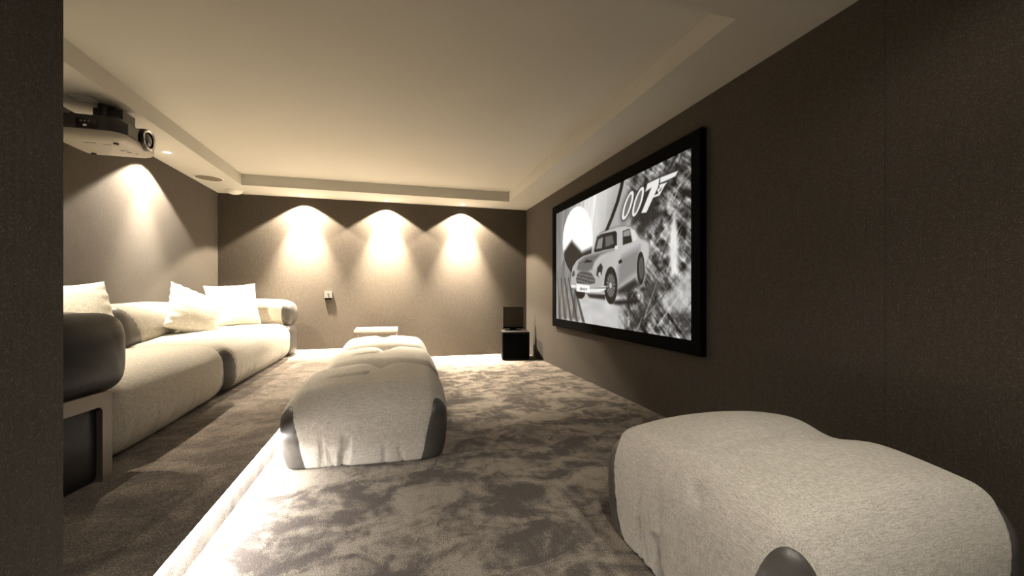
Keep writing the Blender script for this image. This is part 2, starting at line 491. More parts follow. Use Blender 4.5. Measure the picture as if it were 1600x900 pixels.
# ------------------------------------------------------------------ projector
def build_projector():
    t = thing('projector', 'pearl and black projector hanging under the soffit above the sofa', 'projector', (-2.08, 3.74, SOFFIT - .315))
    X0, X1, Y0, Y1 = -.24, .235, -.235, .235
    # rounded plan outline with a bowed front
    def outline(sc=1.0, inset=0):
        pts = []
        r = .075
        for (cx, cy, a0) in ((X1 - r - .02, Y1 - r, 0), (X0 + r, Y1 - r, 90), (X0 + r, Y0 + r, 180), (X1 - r - .02, Y0 + r, 270)):
            for k in range(9):
                a = math.radians(a0 + k * 90 / 8)
                pts.append((cx + (r - inset) * math.cos(a), cy + (r - inset) * math.sin(a)))
        out = []
        for x, y in pts:
            x += .02 * (1 - (y / Y1) ** 2) * (1 if x > 0 else 0)
            out.append((x, y))
        return out
    def loft(name, levels, mat, cap=True):
        bm = bmesh.new(); rings = []
        for z, ins in levels:
            rings.append([bm.verts.new((x, y, z)) for x, y in outline(1, ins)])
        n = len(rings[0])
        for a, b in zip(rings, rings[1:]):
            for k in range(n): bm.faces.new((a[k], a[(k + 1) % n], b[(k + 1) % n], b[k]))
        if cap: bm.faces.new(rings[0]); bm.faces.new(rings[-1])
        return bm_obj(name, bm, mat, t, True)
    loft('underside_shell', [(-.004, .070), (-.002, .045), (.008, .018), (.022, .004), (.045, 0), (.055, .002)], M_PROJ_LIGHT)
    loft('upper_body', [(.050, .004), (.060, .0), (.135, .0), (.155, .012), (.168, .04), (.172, .065)], M_PROJ_DARK)
    R = Matrix.Rotation(math.radians(90), 4, 'Y')
    c = Matrix.Translation((.195, .055, .100)) @ R
    b = lathe('lens_housing', [(.0, 0), (.082, 0), (.084, .03), (.080, .052), (.074, .056)], M_PROJ_DARK, t, 40, c)
    lathe('lens_ring', [(.060, .054), (.072, .060), (.078, .056), (.078, .044)], M_CHROME, b, 40, c)
    lathe('lens_glass', [(0, .060), (.025, .057), (.045, .050), (.060, .040), (.066, .03)], M_GLASS_DARK, b, 40, c)
    box('front_recess', .218, .232, -.17, -.03, .055, .135, M_GLASS_DARK, t, .006)
    p = box('control_panel', -.03, .09, -.240, -.232, .060, .125, M_GLASS_DARK, t, .003)
    for k in range(3): lathe('button', [(0, .003), (.006, .003), (.007, 0)], M_SILVER, p, 14, Matrix.Translation((0.0 + k * .022, -.240, .108)) @ Matrix.Rotation(math.radians(90), 4, 'X'))
    box('button', .014, .032, -.244, -.239, .072, .084, M_WHITE, p, .002)
    for (x, y, l, w_) in ((-.02, -.12, .07, .008), (.07, -.10, .05, .006), (.10, .02, .03, .012), (.13, .02, .012, .012), (.12, .06, .03, .01), (.15, .09, .014, .01)):
        box('vent_slot', x - l / 2, x + l / 2, y - w_ / 2, y + w_ / 2, -.0055, -.003, M_PROJ_DARK, t)
    for (x, y) in ((-.15, .15), (.15, -.15)): lathe('foot', [(0, -.014), (.014, -.014), (.016, -.004), (.016, 0)], M_PROJ_DARK, t, 16, Matrix.Translation((x, y, 0)))
    # ceiling mount
    mo = box('mount_plate', -.12, -.01, -.14, -.05, .309, .314, M_WHITE, t, .002)
    lathe('mount_column', [(.028, .309), (.028, .215), (.034, .210), (.034, .200)], M_PROJ_DARK, t, 20, Matrix.Translation((.0, -.02, 0)))
    bm = bmesh.new()
    for ang in (35, 145, 215, 325):
        add_box(bm, 0, .17, -.012, .012, .190, .200, Matrix.Translation((.0, -.02, 0)) @ Matrix.Rotation(math.radians(ang), 4, 'Z'))
    bm_obj('mount_arm', bm, M_PROJ_DARK, t)
    for ang in (35, 145, 215, 325):
        a = math.radians(ang)
        lathe('mount_post', [(.008, .165), (.008, .192), (.012, .194), (.012, .202), (0, .203)], M_PROJ_DARK, t, 12, Matrix.Translation((.16 * math.cos(a), -.02 + .16 * math.sin(a), 0)))
    box('mount_block', -.06, .12, -.02, .13, .215, .285, M_PROJ_DARK, t, .01)
    box('mount_block', -.02, .05, .02, .09, .28, .3145, M_PROJ_DARK, t, .004)
build_projector()

# ------------------------------------------------------------------ projection screen
POLY = {
'OVAL':[[0.4051,0.3329],[0.4005,0.4022],[0.3867,0.4666],[0.3644,0.5225],[0.3344,0.5665],[0.2982,0.5952],[0.2578,0.6059],[0.2156,0.5969],[0.1745,0.5673],[0.1379,0.5182],[0.1088,0.4526],[0.0901,0.3752],[0.0837,0.2923],[0.0901,0.211],[0.1088,0.1383],[0.1379,0.08],[0.1745,0.0402],[0.2156,0.021],[0.2578,0.0226],[0.2982,0.0436],[0.3344,0.0815],[0.3644,0.133],[0.3867,0.1946],[0.4005,0.2625]],
'ARC':[[0.6278,-0.0242],[0.6539,-0.024],[0.6409,0.0386],[0.6144,0.1274],[0.5728,0.2236],[0.5289,0.3112],[0.5035,0.3044],[0.5487,0.2157],[0.5916,0.1182],[0.6189,0.0283]],
'DARK':[[0.7649,0.1478],[0.8247,0.1239],[0.8576,0.1318],[0.8314,0.2406],[0.8766,0.3054],[0.7972,0.3441],[0.7463,0.4096],[0.7154,0.3775],[0.7538,0.3153],[0.6955,0.3057],[0.7387,0.2297]],
'BODY':[[0.1881,0.5894],[0.2026,0.5295],[0.2475,0.4803],[0.3138,0.4529],[0.3993,0.4446],[0.4223,0.3962],[0.4425,0.3271],[0.4826,0.3064],[0.5389,0.3],[0.5962,0.2989],[0.6496,0.3056],[0.6914,0.3237],[0.717,0.3492],[0.7372,0.3912],[0.75,0.4145],[0.783,0.4356],[0.7986,0.457],[0.8,0.5232],[0.7902,0.5528],[0.7758,0.6059],[0.7463,0.635],[0.7154,0.6572],[0.6017,0.7296],[0.5775,0.7653],[0.5087,0.7659],[0.3757,0.7589],[0.2337,0.7244],[0.1837,0.7069],[0.1764,0.6673]],
'HOOD':[[0.2475,0.5509],[0.2679,0.4939],[0.3328,0.4611],[0.4223,0.4555],[0.5389,0.4475],[0.5775,0.4502],[0.4666,0.4774],[0.4223,0.5197],[0.4051,0.5673],[0.3514,0.5874],[0.2746,0.5751]],
'HOODL':[[0.3993,0.5667],[0.4223,0.5098],[0.4773,0.4696],[0.5585,0.4575],[0.5189,0.4858],[0.4666,0.5159],[0.4336,0.5702]],
'SIDE':[[0.6053,0.5881],[0.6366,0.5047],[0.7463,0.4619],[0.7463,0.4981],[0.731,0.6256],[0.6053,0.7164]],
'WIND':[[0.4143,0.4373],[0.4302,0.3733],[0.4447,0.3277],[0.4826,0.316],[0.5869,0.3213],[0.598,0.3385],[0.598,0.423],[0.5775,0.4394],[0.5189,0.4373],[0.4336,0.4427]],
'W1':[[0.4336,0.4182],[0.4535,0.3492],[0.4931,0.3395],[0.4826,0.4228]],
'W2':[[0.5107,0.4188],[0.5107,0.3438],[0.5633,0.3431],[0.5775,0.4052],[0.5389,0.4171]],
'SWIN':[[0.6392,0.4315],[0.6392,0.3363],[0.6832,0.3314],[0.7011,0.4237]],
'SWINL':[[0.6436,0.3764],[0.6436,0.3418],[0.6816,0.3369],[0.6882,0.3789]],
'QWIN':[[0.6931,0.3384],[0.7154,0.357],[0.7326,0.4104],[0.7059,0.4231]],
'GRILLE':[[0.2379,0.6372],[0.2585,0.5866],[0.3202,0.5741],[0.3899,0.5979],[0.4246,0.6482],[0.4246,0.6798],[0.3781,0.688],[0.2475,0.6725]],
'BUMP':[[0.1764,0.6786],[0.2126,0.6711],[0.2475,0.7083],[0.3757,0.7264],[0.4336,0.7125],[0.5189,0.7032],[0.5148,0.7303],[0.4666,0.7489],[0.3993,0.7588],[0.2337,0.7244],[0.1881,0.7126]],
'PLATE':[[0.242,0.6788],[0.3757,0.696],[0.3757,0.7548],[0.2448,0.742]],
'PLATEC':[[0.2746,0.7089],[0.3514,0.7179],[0.349,0.7384],[0.2746,0.7304]],
'HLIGHT':[[0.4358,0.6195],[0.4447,0.5617],[0.4752,0.5324],[0.49,0.5619],[0.4826,0.6135],[0.4579,0.6366]],
'HGLASS':[[0.4535,0.6325],[0.4535,0.6014],[0.473,0.5983],[0.473,0.6271]],
'LLIGHT':[[0.1939,0.6067],[0.2026,0.5684],[0.2225,0.5648],[0.2253,0.6035],[0.2055,0.6153]],
'SCOOP':[[0.3177,0.5079],[0.3453,0.4868],[0.397,0.5013],[0.3899,0.5154]],
'VENT':[[0.609,0.5338],[0.6322,0.5231],[0.6357,0.5479],[0.6126,0.5554]],
'MIRROR':[[0.5822,0.4466],[0.5851,0.4247],[0.6035,0.4268],[0.6035,0.4507]],
'FW':[[0.6026,0.703],[0.6003,0.7436],[0.5935,0.7803],[0.5828,0.8099],[0.5691,0.8294],[0.5536,0.8367],[0.5378,0.8309],[0.5234,0.812],[0.5117,0.7818],[0.5041,0.743],[0.5015,0.6999],[0.5041,0.6569],[0.5117,0.6187],[0.5234,0.5891],[0.5378,0.5712],[0.5536,0.5663],[0.5691,0.5746],[0.5828,0.595],[0.5935,0.6252],[0.6003,0.6624]],
'FR':[[0.586,0.7025],[0.5844,0.728],[0.5799,0.7509],[0.5728,0.7693],[0.5638,0.7813],[0.5536,0.7856],[0.5433,0.7817],[0.534,0.7697],[0.5264,0.7509],[0.5216,0.727],[0.5199,0.7005],[0.5216,0.674],[0.5264,0.6504],[0.534,0.6321],[0.5433,0.6208],[0.5536,0.6175],[0.5638,0.6224],[0.5728,0.6349],[0.5799,0.6537],[0.5844,0.677]],
'FH':[[0.5604,0.7017],[0.5587,0.7135],[0.5544,0.7207],[0.5489,0.7205],[0.5445,0.7131],[0.5428,0.7012],[0.5445,0.6894],[0.5489,0.6822],[0.5544,0.6824],[0.5587,0.6899]],
'RW':[[0.7744,0.6018],[0.7733,0.6334],[0.7702,0.6618],[0.7654,0.6844],[0.7592,0.6988],[0.7523,0.7037],[0.7453,0.6983],[0.739,0.6831],[0.7339,0.6595],[0.7306,0.6298],[0.7295,0.597],[0.7306,0.5644],[0.7339,0.5354],[0.739,0.5129],[0.7453,0.4991],[0.7523,0.4952],[0.7592,0.5015],[0.7654,0.5173],[0.7702,0.5409],[0.7733,0.5699]],
'RR':[[0.7686,0.6012],[0.7679,0.6219],[0.766,0.6406],[0.7631,0.6553],[0.7594,0.6647],[0.7553,0.6678],[0.7511,0.6642],[0.7473,0.6542],[0.7443,0.6389],[0.7424,0.6196],[0.7417,0.5983],[0.7424,0.5772],[0.7443,0.5583],[0.7473,0.5436],[0.7511,0.5344],[0.7553,0.5317],[0.7594,0.5357],[0.7631,0.5459],[0.766,0.5612],[0.7679,0.5803]],
'LW':[[0.3341,0.757],[0.3304,0.7749],[0.32,0.7903],[0.3042,0.8009],[0.2852,0.805],[0.2658,0.8019],[0.2491,0.7917],[0.2377,0.776],[0.2337,0.7572],[0.2377,0.7384],[0.2491,0.7227],[0.2658,0.7124],[0.2852,0.7092],[0.3042,0.7132],[0.32,0.7237],[0.3304,0.7391]],
'SHAD':[[0.5681,0.8306],[0.5869,0.8082],[0.7154,0.797],[0.7463,0.8041],[0.7154,0.8233],[0.6053,0.8376]],
'SHAD2':[[0.6017,0.7651],[0.6053,0.7297],[0.7154,0.6613],[0.7463,0.6994],[0.6832,0.756]],
'UND':[[0.3514,0.7651],[0.5087,0.7659],[0.5087,0.8034],[0.3757,0.7923]],
'Z1':[[0.7003,0.1767],[0.6927,0.1987],[0.6837,0.2194],[0.6738,0.2374],[0.6637,0.2514],[0.6541,0.2604],[0.6456,0.2637],[0.639,0.2608],[0.6346,0.2521],[0.6329,0.2379],[0.634,0.2195],[0.6378,0.198],[0.6439,0.1752],[0.652,0.1526],[0.6615,0.1319],[0.6715,0.1144],[0.6815,0.1014],[0.6908,0.0935],[0.6988,0.0913],[0.7049,0.0947],[0.7088,0.1035],[0.7104,0.1171],[0.7094,0.1346],[0.706,0.1549]],
'Z1I':[[0.6873,0.1764],[0.6816,0.1933],[0.6753,0.2092],[0.6687,0.223],[0.6624,0.2337],[0.6567,0.2405],[0.652,0.2428],[0.6488,0.2406],[0.6472,0.2338],[0.6474,0.2231],[0.6493,0.2091],[0.6528,0.1929],[0.6577,0.1756],[0.6635,0.1584],[0.67,0.1426],[0.6765,0.1292],[0.6828,0.119],[0.6883,0.1128],[0.6927,0.1109],[0.6958,0.1133],[0.6973,0.12],[0.6971,0.1304],[0.6953,0.1438],[0.692,0.1595]],
'Z2':[[0.7619,0.1774],[0.7547,0.1991],[0.7463,0.2195],[0.737,0.2373],[0.7276,0.2512],[0.7187,0.26],[0.711,0.2632],[0.7049,0.2604],[0.701,0.2518],[0.6996,0.2378],[0.7007,0.2196],[0.7044,0.1984],[0.7102,0.1759],[0.7178,0.1536],[0.7266,0.1332],[0.736,0.1159],[0.7453,0.103],[0.7539,0.0953],[0.7612,0.093],[0.7668,0.0964],[0.7704,0.105],[0.7717,0.1185],[0.7706,0.1357],[0.7673,0.1558]],
'Z2I':[[0.75,0.177],[0.7446,0.1939],[0.7386,0.2098],[0.7324,0.2235],[0.7264,0.2342],[0.7211,0.2409],[0.7168,0.2433],[0.7139,0.241],[0.7125,0.2343],[0.7128,0.2236],[0.7147,0.2097],[0.7181,0.1935],[0.7228,0.1763],[0.7284,0.1592],[0.7345,0.1434],[0.7406,0.13],[0.7465,0.1199],[0.7516,0.1137],[0.7557,0.1118],[0.7584,0.1142],[0.7597,0.1208],[0.7595,0.1312],[0.7577,0.1446],[0.7544,0.1602]],
'SEV':[[0.7781,0.1338],[0.7908,0.0874],[0.8539,0.0845],[0.8481,0.1315],[0.7845,0.262],[0.7553,0.2553],[0.8125,0.1217],[0.7939,0.1269]],
'GUN':[[0.8584,0.0849],[0.9421,0.0902],[0.9295,0.1133],[0.8982,0.1165],[0.8567,0.117]],
'GUN2':[[0.8539,0.1242],[0.8928,0.1279],[0.8792,0.1427],[0.8539,0.1871],[0.8216,0.1869],[0.8246,0.1746],[0.8481,0.1727],[0.8423,0.1488],[0.8539,0.1408]],
'GUN3':[[0.8567,0.152],[0.868,0.1441],[0.8584,0.1627],[0.851,0.1647]],
'FIG':[[0.9246,0.3183],[0.9361,0.3782],[0.9417,0.4841],[0.9389,0.6612],[0.907,0.6589],[0.9011,0.4753],[0.907,0.3766]],
'RGROUND':[[0.9904,0.6216],[0.9981,0.9972],[0.9692,1.0032],[0.8889,0.8351],[0.7538,0.8038],[0.9188,0.6633]],
'ROCK1':[[0.783,0.7125],[0.8381,0.6802],[0.8766,0.7152],[0.8247,0.7708],[0.7686,0.8033]],
'ROCK2':[[0.6955,0.8893],[0.7902,0.8025],[0.8576,0.8075],[0.7972,0.9187],[0.7538,1.0041],[0.6955,0.9811]],
'DR':[[0.017,0.5572],[0.1233,0.4223],[0.2126,0.6025],[0.2813,0.9812],[0.0341,0.993]],

}
def paint_screen(W, H):
    rs = np.random.RandomState(4)
    S, T = np.meshgrid((np.arange(W) + .5) / W, (np.arange(H) + .5) / H)
    AS = 1.87
    def smooth_noise(fx, fy, seed, ang=0, oct_=3):
        r = np.random.RandomState(seed); out = np.zeros_like(S); amp = 1; tot = 0
        x = S * AS; y = T; ca, sa = math.cos(ang), math.sin(ang)
        u = (x * ca + y * sa) * fx; v = (-x * sa + y * ca) * fy
        for o in range(oct_):
            g = r.rand(256, 256)
            uu, vv = u * 2 ** o + 50, v * 2 ** o + 50
            iu, iv = np.floor(uu).astype(int), np.floor(vv).astype(int); fu, fv = uu - iu, vv - iv
            fu = fu * fu * (3 - 2 * fu); fv = fv * fv * (3 - 2 * fv)
            G = lambda a, b: g[a % 256, b % 256]
            n = (G(iu, iv) * (1 - fu) + G(iu + 1, iv) * fu) * (1 - fv) + (G(iu, iv + 1) * (1 - fu) + G(iu + 1, iv + 1) * fu) * fv
            out += n * amp; tot += amp; amp *= .55
        return out / tot
    def mask(poly, soft=.0022):
        if isinstance(poly, str): poly = POLY[poly]
        p = np.array(poly) * [AS, 1.0]; x = S * AS; y = T
        inside = np.zeros(S.shape, bool); d2 = np.full(S.shape, 9.0)
        for i in range(len(p)):
            (x1, y1), (x2, y2) = p[i - 1], p[i]
            c = ((y1 > y) != (y2 > y)) & (x < (x2 - x1) * (y - y1) / ((y2 - y1) or 1e-9) + x1); inside ^= c
            dx, dy = x2 - x1, y2 - y1; t = (((x - x1) * dx + (y - y1) * dy) / (dx * dx + dy * dy + 1e-12)).clip(0, 1)
            d2 = np.minimum(d2, (x - x1 - t * dx) ** 2 + (y - y1 - t * dy) ** 2)
        d = np.sqrt(d2) * np.where(inside, 1, -1)
        return np.clip(d / soft * .5 + .5, 0, 1)
    I = .58 + .30 * (smooth_noise(7, 1.3, 1, .15) - .5)
    def put(m, val): nonlocal I; I = I * (1 - m) + val * m
    # rifled barrel sweep: light centre band, grey flanks
    sweep = np.exp(-((S - .42 + .25 * (T - .2)) / .20) ** 2)
    I += .25 * sweep
    I += .22 * (smooth_noise(26, 2.0, 2, .25) - .5) * (S < .45)
    put(np.clip((.13 - S) / .1, 0, 1) * .7, .25 + .35 * smooth_noise(20, 3, 3))
    # right-hand rocks, branches and spray
    rough = smooth_noise(26, 26, 5, 0, 5); streak = smooth_noise(60, 4.0, 6, math.radians(-50), 4)
    right = np.clip((S - .70 - .10 * (T - .5)) / .06, 0, 1)
    put(right, .33 + 1.15 * (rough - .5) + .8 * (streak - .5))
    low = np.clip((T - .72 - .55 * (.62 - S)) / .05, 0, 1) * np.clip((S - .50) / .06, 0, 1)
    put(low, .38 + 1.25 * (rough - .5) + .8 * (streak - .5))
    # pale ground below the car
    g = np.clip((T - .66) / .05, 0, 1) * np.clip((.68 - S) / .08, 0, 1) * np.clip((S - .06) / .05, 0, 1)
    put(g, .74 + .14 * (smooth_noise(5, 14, 8) - .5))
    put(mask('DR', .02) * .8, .36 + .7 * (smooth_noise(34, 2.2, 9, .12) - .5))
    for k in range(5):   # dark fan of ribs at the lower corner
        s0 = .015 + k * .045
        put(mask([(s0, .62), (s0 + .008, .62), (s0 + .05 + k * .022, 1.0), (s0 + .02 + k * .022, 1.0)], .008) * .8, .12)
    put(mask('DARK', .02), .07 + .12 * rough)
    put(mask([(.66, .50), (.72, .42), (.80, .47), (.79, .60), (.72, .66), (.66, .62)], .07), .88 + .5 * (streak - .5))
    put(mask('ROCK1', .012), .10 + .3 * rough)
    put(mask('ROCK2', .03) * .9, .07 + .3 * rough)
    put(mask([(.86, .80), (1.0, .60), (1.0, .86), (.93, .86)], .03) * .75, .62 + .2 * rough)
    rr = np.random.RandomState(12)
    for k in range(46):
        a = math.radians(rr.uniform(-62, -18)); s0, t0 = rr.uniform(.66, 1.0), rr.uniform(.0, 1.0); l = rr.uniform(.05, .30)
        s1, t1 = s0 + l * math.cos(a) / AS, t0 + l * math.sin(a); wd = rr.uniform(.001, .004)
        put(mask([(s0, t0), (s1, t1), (s1 + wd, t1 + wd), (s0 + wd * 2, t0 + wd * 2)], .004) * rr.uniform(.3, .8), rr.choice([.9, .8, .7, .08]))
    put(mask('OVAL', .004), .97)
    put(mask('ARC', .004), .05)
    # plain drape shape in the oval (abstract)
    put(mask('OVAL', .004) * mask([(.08, .62), (.10, .38), (.19, .30), (.30, .42), (.40, .40), (.40, .70), (.1, .70)], .02), .10)
    # pale upright bar on the rocks
    put(mask('FIG', .016) * .9, .9)
    # car
    put(mask('SHAD', .012), .06); put(mask('SHAD2', .02), .12); put(mask('LW', .003), .05); put(mask('UND', .01), .08)
    put(mask('RW', .003), .10)
    put(np.clip(mask('BODY', .016) * 1.6, 0, 1) * .6, .15)
    put(mask('BODY', .003), .66)
    put(mask('BODY', .02) * np.clip((S - .45) / .2, 0, 1) * .5, .80)
    put(mask('SIDE', .03) * .7, .40); put(mask('HOOD', .015), .38); put(mask('HOODL', .012) * .8, .72)
    put(mask('WIND', .003), .07); put(mask('W1', .005), .52); put(mask('W2', .006), .36)
    put(mask('SWIN', .003), .08); put(mask('SWINL', .004), .55); put(mask('QWIN', .003), .82)
    put(mask('RW', .003), .09); put(mask('RR', .006), .42); put(mask('RR', .02) * .6, .2)
    put(mask('FW', .003), .07); put(mask('FR', .005), .45)
    fc = np.array(POLY['FR']).mean(0); fr = np.array(POLY['FR']); hs, ht = (fr[:, 0].max() - fr[:, 0].min()) / 2, (fr[:, 1].max() - fr[:, 1].min()) / 2
    ang = np.arctan2((T - fc[1]) / ht, (S - fc[0]) / hs)
    put(mask('FR', .005) * (np.sin(ang * 14) > 0) * .65, .12); put(mask('FH', .003), .75)
    put(mask('GRILLE', .003), .16)
    lat = ((np.sin(S * 420 + T * 110) > .55) | (np.sin(T * 210 - S * 60) > .6))
    put(mask('GRILLE', .004) * lat * .7, .55)
    put(mask('HLIGHT', .004), .10); put(mask('HGLASS', .004), .75); put(mask('LLIGHT', .004), .25)
    put(mask('SCOOP', .004), .07); put(mask('VENT', .004), .08); put(mask('MIRROR', .003), .85)
    put(mask('BUMP', .003), .88); put(mask('BUMP', .006) * (np.sin(T * 160) > .5) * .5, .2)
    put(mask('PLATE', .003), .93)
    # plate characters JB007, five glyphs on a 3x5 grid
    glyph = {'J': '001001001101010', 'B': '110101110101110', '0': '010101101101010', '7': '111001010010010'}
    (a0, b0), (a1, b1), (a2, b2), (a3, b3) = POLY['PLATEC']
    gap = 0
    for k, ch in enumerate('JB007'):
        for r_ in range(5):
            for c_ in range(3):
                if glyph[ch][r_ * 3 + c_] == '1':
                    u0 = (k * 4 + c_) / 19; u1 = u0 + 1 / 19; v0 = r_ / 5; v1 = v0 + .2
                    f = lambda u, v: ((a0 + (a1 - a0) * u) * (1 - v) + (a3 + (a2 - a3) * u) * v, (b0 + (b1 - b0) * u) * (1 - v) + (b3 + (b2 - b3) * u) * v)
                    put(mask([f(u0, v0), f(u1, v0), f(u1, v1), f(u0, v1)], .0015), .05)
    # emblem and numerals with a dark glow
    for n in ('Z1', 'Z2', 'SEV', 'GUN', 'GUN2'):
        p = np.array(POLY[n]); put(np.clip(mask(n, .05) * 1.3, 0, 1) * .55, .12)
    for n in ('Z1', 'Z2', 'SEV', 'GUN', 'GUN2'): put(mask(n, .012) ** .3 * .8, .10)
    for n in ('Z1', 'Z2', 'SEV', 'GUN', 'GUN2'): put(mask(n, .003), .88)
    for n in ('Z1I', 'Z2I'): put(mask(n, .003), .40)
    put(mask('GUN3', .003), .15)
    return I.clip(0, 1)

def build_screen():
    y0, y1, z0, z1 = 2.52, 5.16, .665, 2.075
    F = .105; xw = XR - .001; xf = 2.060
    t = thing('projection_screen', 'wide black framed projection screen showing a black and white film picture', 'screen', (XR, (y0 + y1) / 2, z0))
    oy, oz = (y0 + y1) / 2, z0
    # chamfered frame bars, mitred
    bm = bmesh.new()
    def ringpts(i, x): return [bm.verts.new((x - XR, y - oy, z - oz)) for y, z in ((y0 - i, z0 - i), (y1 + i, z0 - i), (y1 + i, z1 + i), (y0 - i, z1 + i))]
    R = [ringpts(F, xw), ringpts(F, xf + .006), ringpts(F - .006, xf), ringpts(.004, xf + .004), ringpts(0, xf + .018), ringpts(0, xw)]
    for a, b in zip(R, R[1:] + R[:1]):
        for k in range(4): bm.faces.new((a[k], a[(k + 1) % 4], b[(k + 1) % 4], b[k]))
    bm_obj('frame', bm, M_BLACK, t)
    W, H = 560, 300
    I = paint_screen(W, H)
    ys = y1 - (np.arange(W) + .5) / W * (y1 - y0); ys[0] = y1; ys[-1] = y0
    zs = z1 - (np.arange(H) + .5) / H * (z1 - z0); zs[0] = z1; zs[-1] = z0
    YY, ZZ = np.meshgrid(ys - oy, zs - oz)
    V = np.stack([np.full(W * H, xf + .017 - XR), YY.ravel(), ZZ.ravel()], 1)
    i = np.arange(W * H).reshape(H, W)
    Q = np.stack([i[:-1, :-1].ravel(), i[1:, :-1].ravel(), i[1:, 1:].ravel(), i[:-1, 1:].ravel()], 1)
    me = bpy.data.meshes.new('picture_surface')
    me.vertices.add(len(V)); me.vertices.foreach_set('co', V.ravel())
    me.loops.add(Q.size); me.loops.foreach_set('vertex_index', Q.ravel())
    me.polygons.add(len(Q)); me.polygons.foreach_set('loop_start', np.arange(0, Q.size, 4)); me.polygons.foreach_set('loop_total', np.full(len(Q), 4))
    me.update()
    att = me.color_attributes.new('picture', 'FLOAT_COLOR', 'POINT')
    lin = np.where(I < .04045, I / 12.92, ((I + .055) / 1.055) ** 2.4).ravel()
    att.data.foreach_set('color', np.stack([lin, lin * .985, lin * .96, np.ones_like(lin)], 1).ravel().astype(np.float32))
    m, nt, b, N, L = new_mat('projected_picture')
    a = N.new('ShaderNodeAttribute'); a.attribute_name = 'picture'
    b.inputs['Base Color'].default_value = (.006, .006, .006, 1); b.inputs['Roughness'].default_value = .8
    L.new(a.outputs['Color'], b.inputs['Emission Color']); b.inputs['Emission Strength'].default_value = 1.1
    o = link('picture_surface', me, m, t)
build_screen()

# ------------------------------------------------------------------ seating
def corner_patch(P, hx, hy, zt, w0, z0, corners=((1, 1), (1, -1), (-1, 1), (-1, -1))):
    """Negative inside the arched leather patches wrapping the upright corners."""
    f = np.full(len(P), 9.0)
    for sx, sy in corners:
        s = (hx - sx * P[:, 0]) - (hy - sy * P[:, 1])
        far = np.maximum(hx - sx * P[:, 0], hy - sy * P[:, 1])
        g = np.sqrt((s / w0) ** 2 + (np.clip(P[:, 2] - z0, 0, None) / zt) ** 2.8) - 1
        g = np.where((sx * P[:, 0] > 0) & (sy * P[:, 1] > 0), g, 9.0)
        g = np.where(far > w0 * 1.6, np.maximum(g, .3), g)
        f = np.minimum(f, g)
    return f

def ottoman(label, loc, half, rz, seed, crease, step=.013, group=None, patch=(.36, .135), sag=.09, folds=(), pr=.115):
    hx, hy, hz = half
    P, G, Q = soft_lattice((hx, hy, hz + .06), (pr, pr, .20), step, 2.3, (.018, .018, .045))
    P[:, 2] -= .06
    # belly tucks in towards the hem, top rim pulls in
    zz = (P[:, 2] / hz)
    k = 1 - .045 * np.clip(-zz, 0, 1) ** 2 - .03 * np.clip(zz, 0, 1) ** 1.6
    P[:, 0] *= k; P[:, 1] *= k
    P[:, 2] = np.maximum(P[:, 2], -hz + .004)
    P[:, 2] += hz
    top = np.clip((P[:, 2] - 1.2 * hz) / (.6 * hz), 0, 1)
    # the four corners sag below the middle of the top
    P[:, 2] -= top * sag * (np.clip(np.abs(P[:, 0]) / hx, 0, 1) ** 2 * np.clip(np.abs(P[:, 1]) / hy, 0, 1) ** 2)
    d = lumps(P, seed, .004, 7)
    sharp = np.zeros(len(P))
    for a, b, wd, dp in crease:
        pa = (a[0], a[1], 2 * hz + .01); pb = (b[0], b[1], 2 * hz + .01)
        R = P.copy(); R[:, 2] = np.where(P[:, 2] > hz * 1.3, pa[2], P[:, 2])
        if wd > .04: d += groove(R, pa, pb, wd, dp)
        else: sharp = np.minimum(sharp, groove(R, pa, pb, wd, dp))
    d += sharp
    for a, b, wd, dp in folds: d += groove(P, a, b, wd, dp)
    f = corner_patch(P, hx, hy, patch[0], patch[1], 0)
    side = np.clip(np.abs(f) * 3, 0, 1)
    for ax, fc, sd in ((0, -hy, 1), (0, hy, 2), (1, -hx, 3), (1, hx, 4)):
        d += side * puckers(P, G, seed * 10 + sd, ax, fc, (-.62 * hx, .62 * hx), 10, (0, .19), .024, .010)
    d -= .005 * np.exp(-(f / .035) ** 2)
    P = P + G * d[:, None]
    P[:, 2] = np.maximum(P[:, 2], 0.002)
    t = thing('ottoman', label, 'ottoman', loc, rz, group)
    (Vp, Tp), (Vn, Tn) = split_parts(P, Q, f)
    raw_mesh('fabric_cover', Vp, Tp, M_LINEN, t)
    for kk, V, T in islands(Vn, Tn, lambda c: (c[:, 0] > 0) * 2 + (c[:, 1] > 0)):
        raw_mesh('leather_corner', V, T, M_LEATHER, t)
    return t

row_crease = lambda s: [((-.01, .0), (.08, .62), .075, .058), ((-.01, -.06), (.07, .50), .018, .022), ((-.04, -.16), (.0, -.03), .020, .022), ((-.24, -.19), (-.03, -.15), .020, .022), ((.02, -.02), (-.02, -.46), .10, .010)]
ottoman('nearest linen ottoman of the row along the glowing step, with dark leather corners', (-.155, 2.99, 0), (.475, .45, .228), math.radians(-3), 3, row_crease(1), .012, 'ottomans in a row beside the step')
ottoman('middle linen ottoman of the row, between two others beside the step', (-.125, 3.98, 0), (.475, .45, .228), math.radians(1), 5, row_crease(1), .016, 'ottomans in a row beside the step')
ottoman('farthest linen ottoman of the row, in front of the low side table', (-.13, 5.05, 0), (.475, .45, .228), math.radians(0), 8, [((-.02, .0), (.0, .60), .055, .045), ((-.14, .0), (-.06, .0), .02, .02), ((-.04, -.14), (0, -.05), .02, .018)], .018, 'ottomans in a row beside the step')
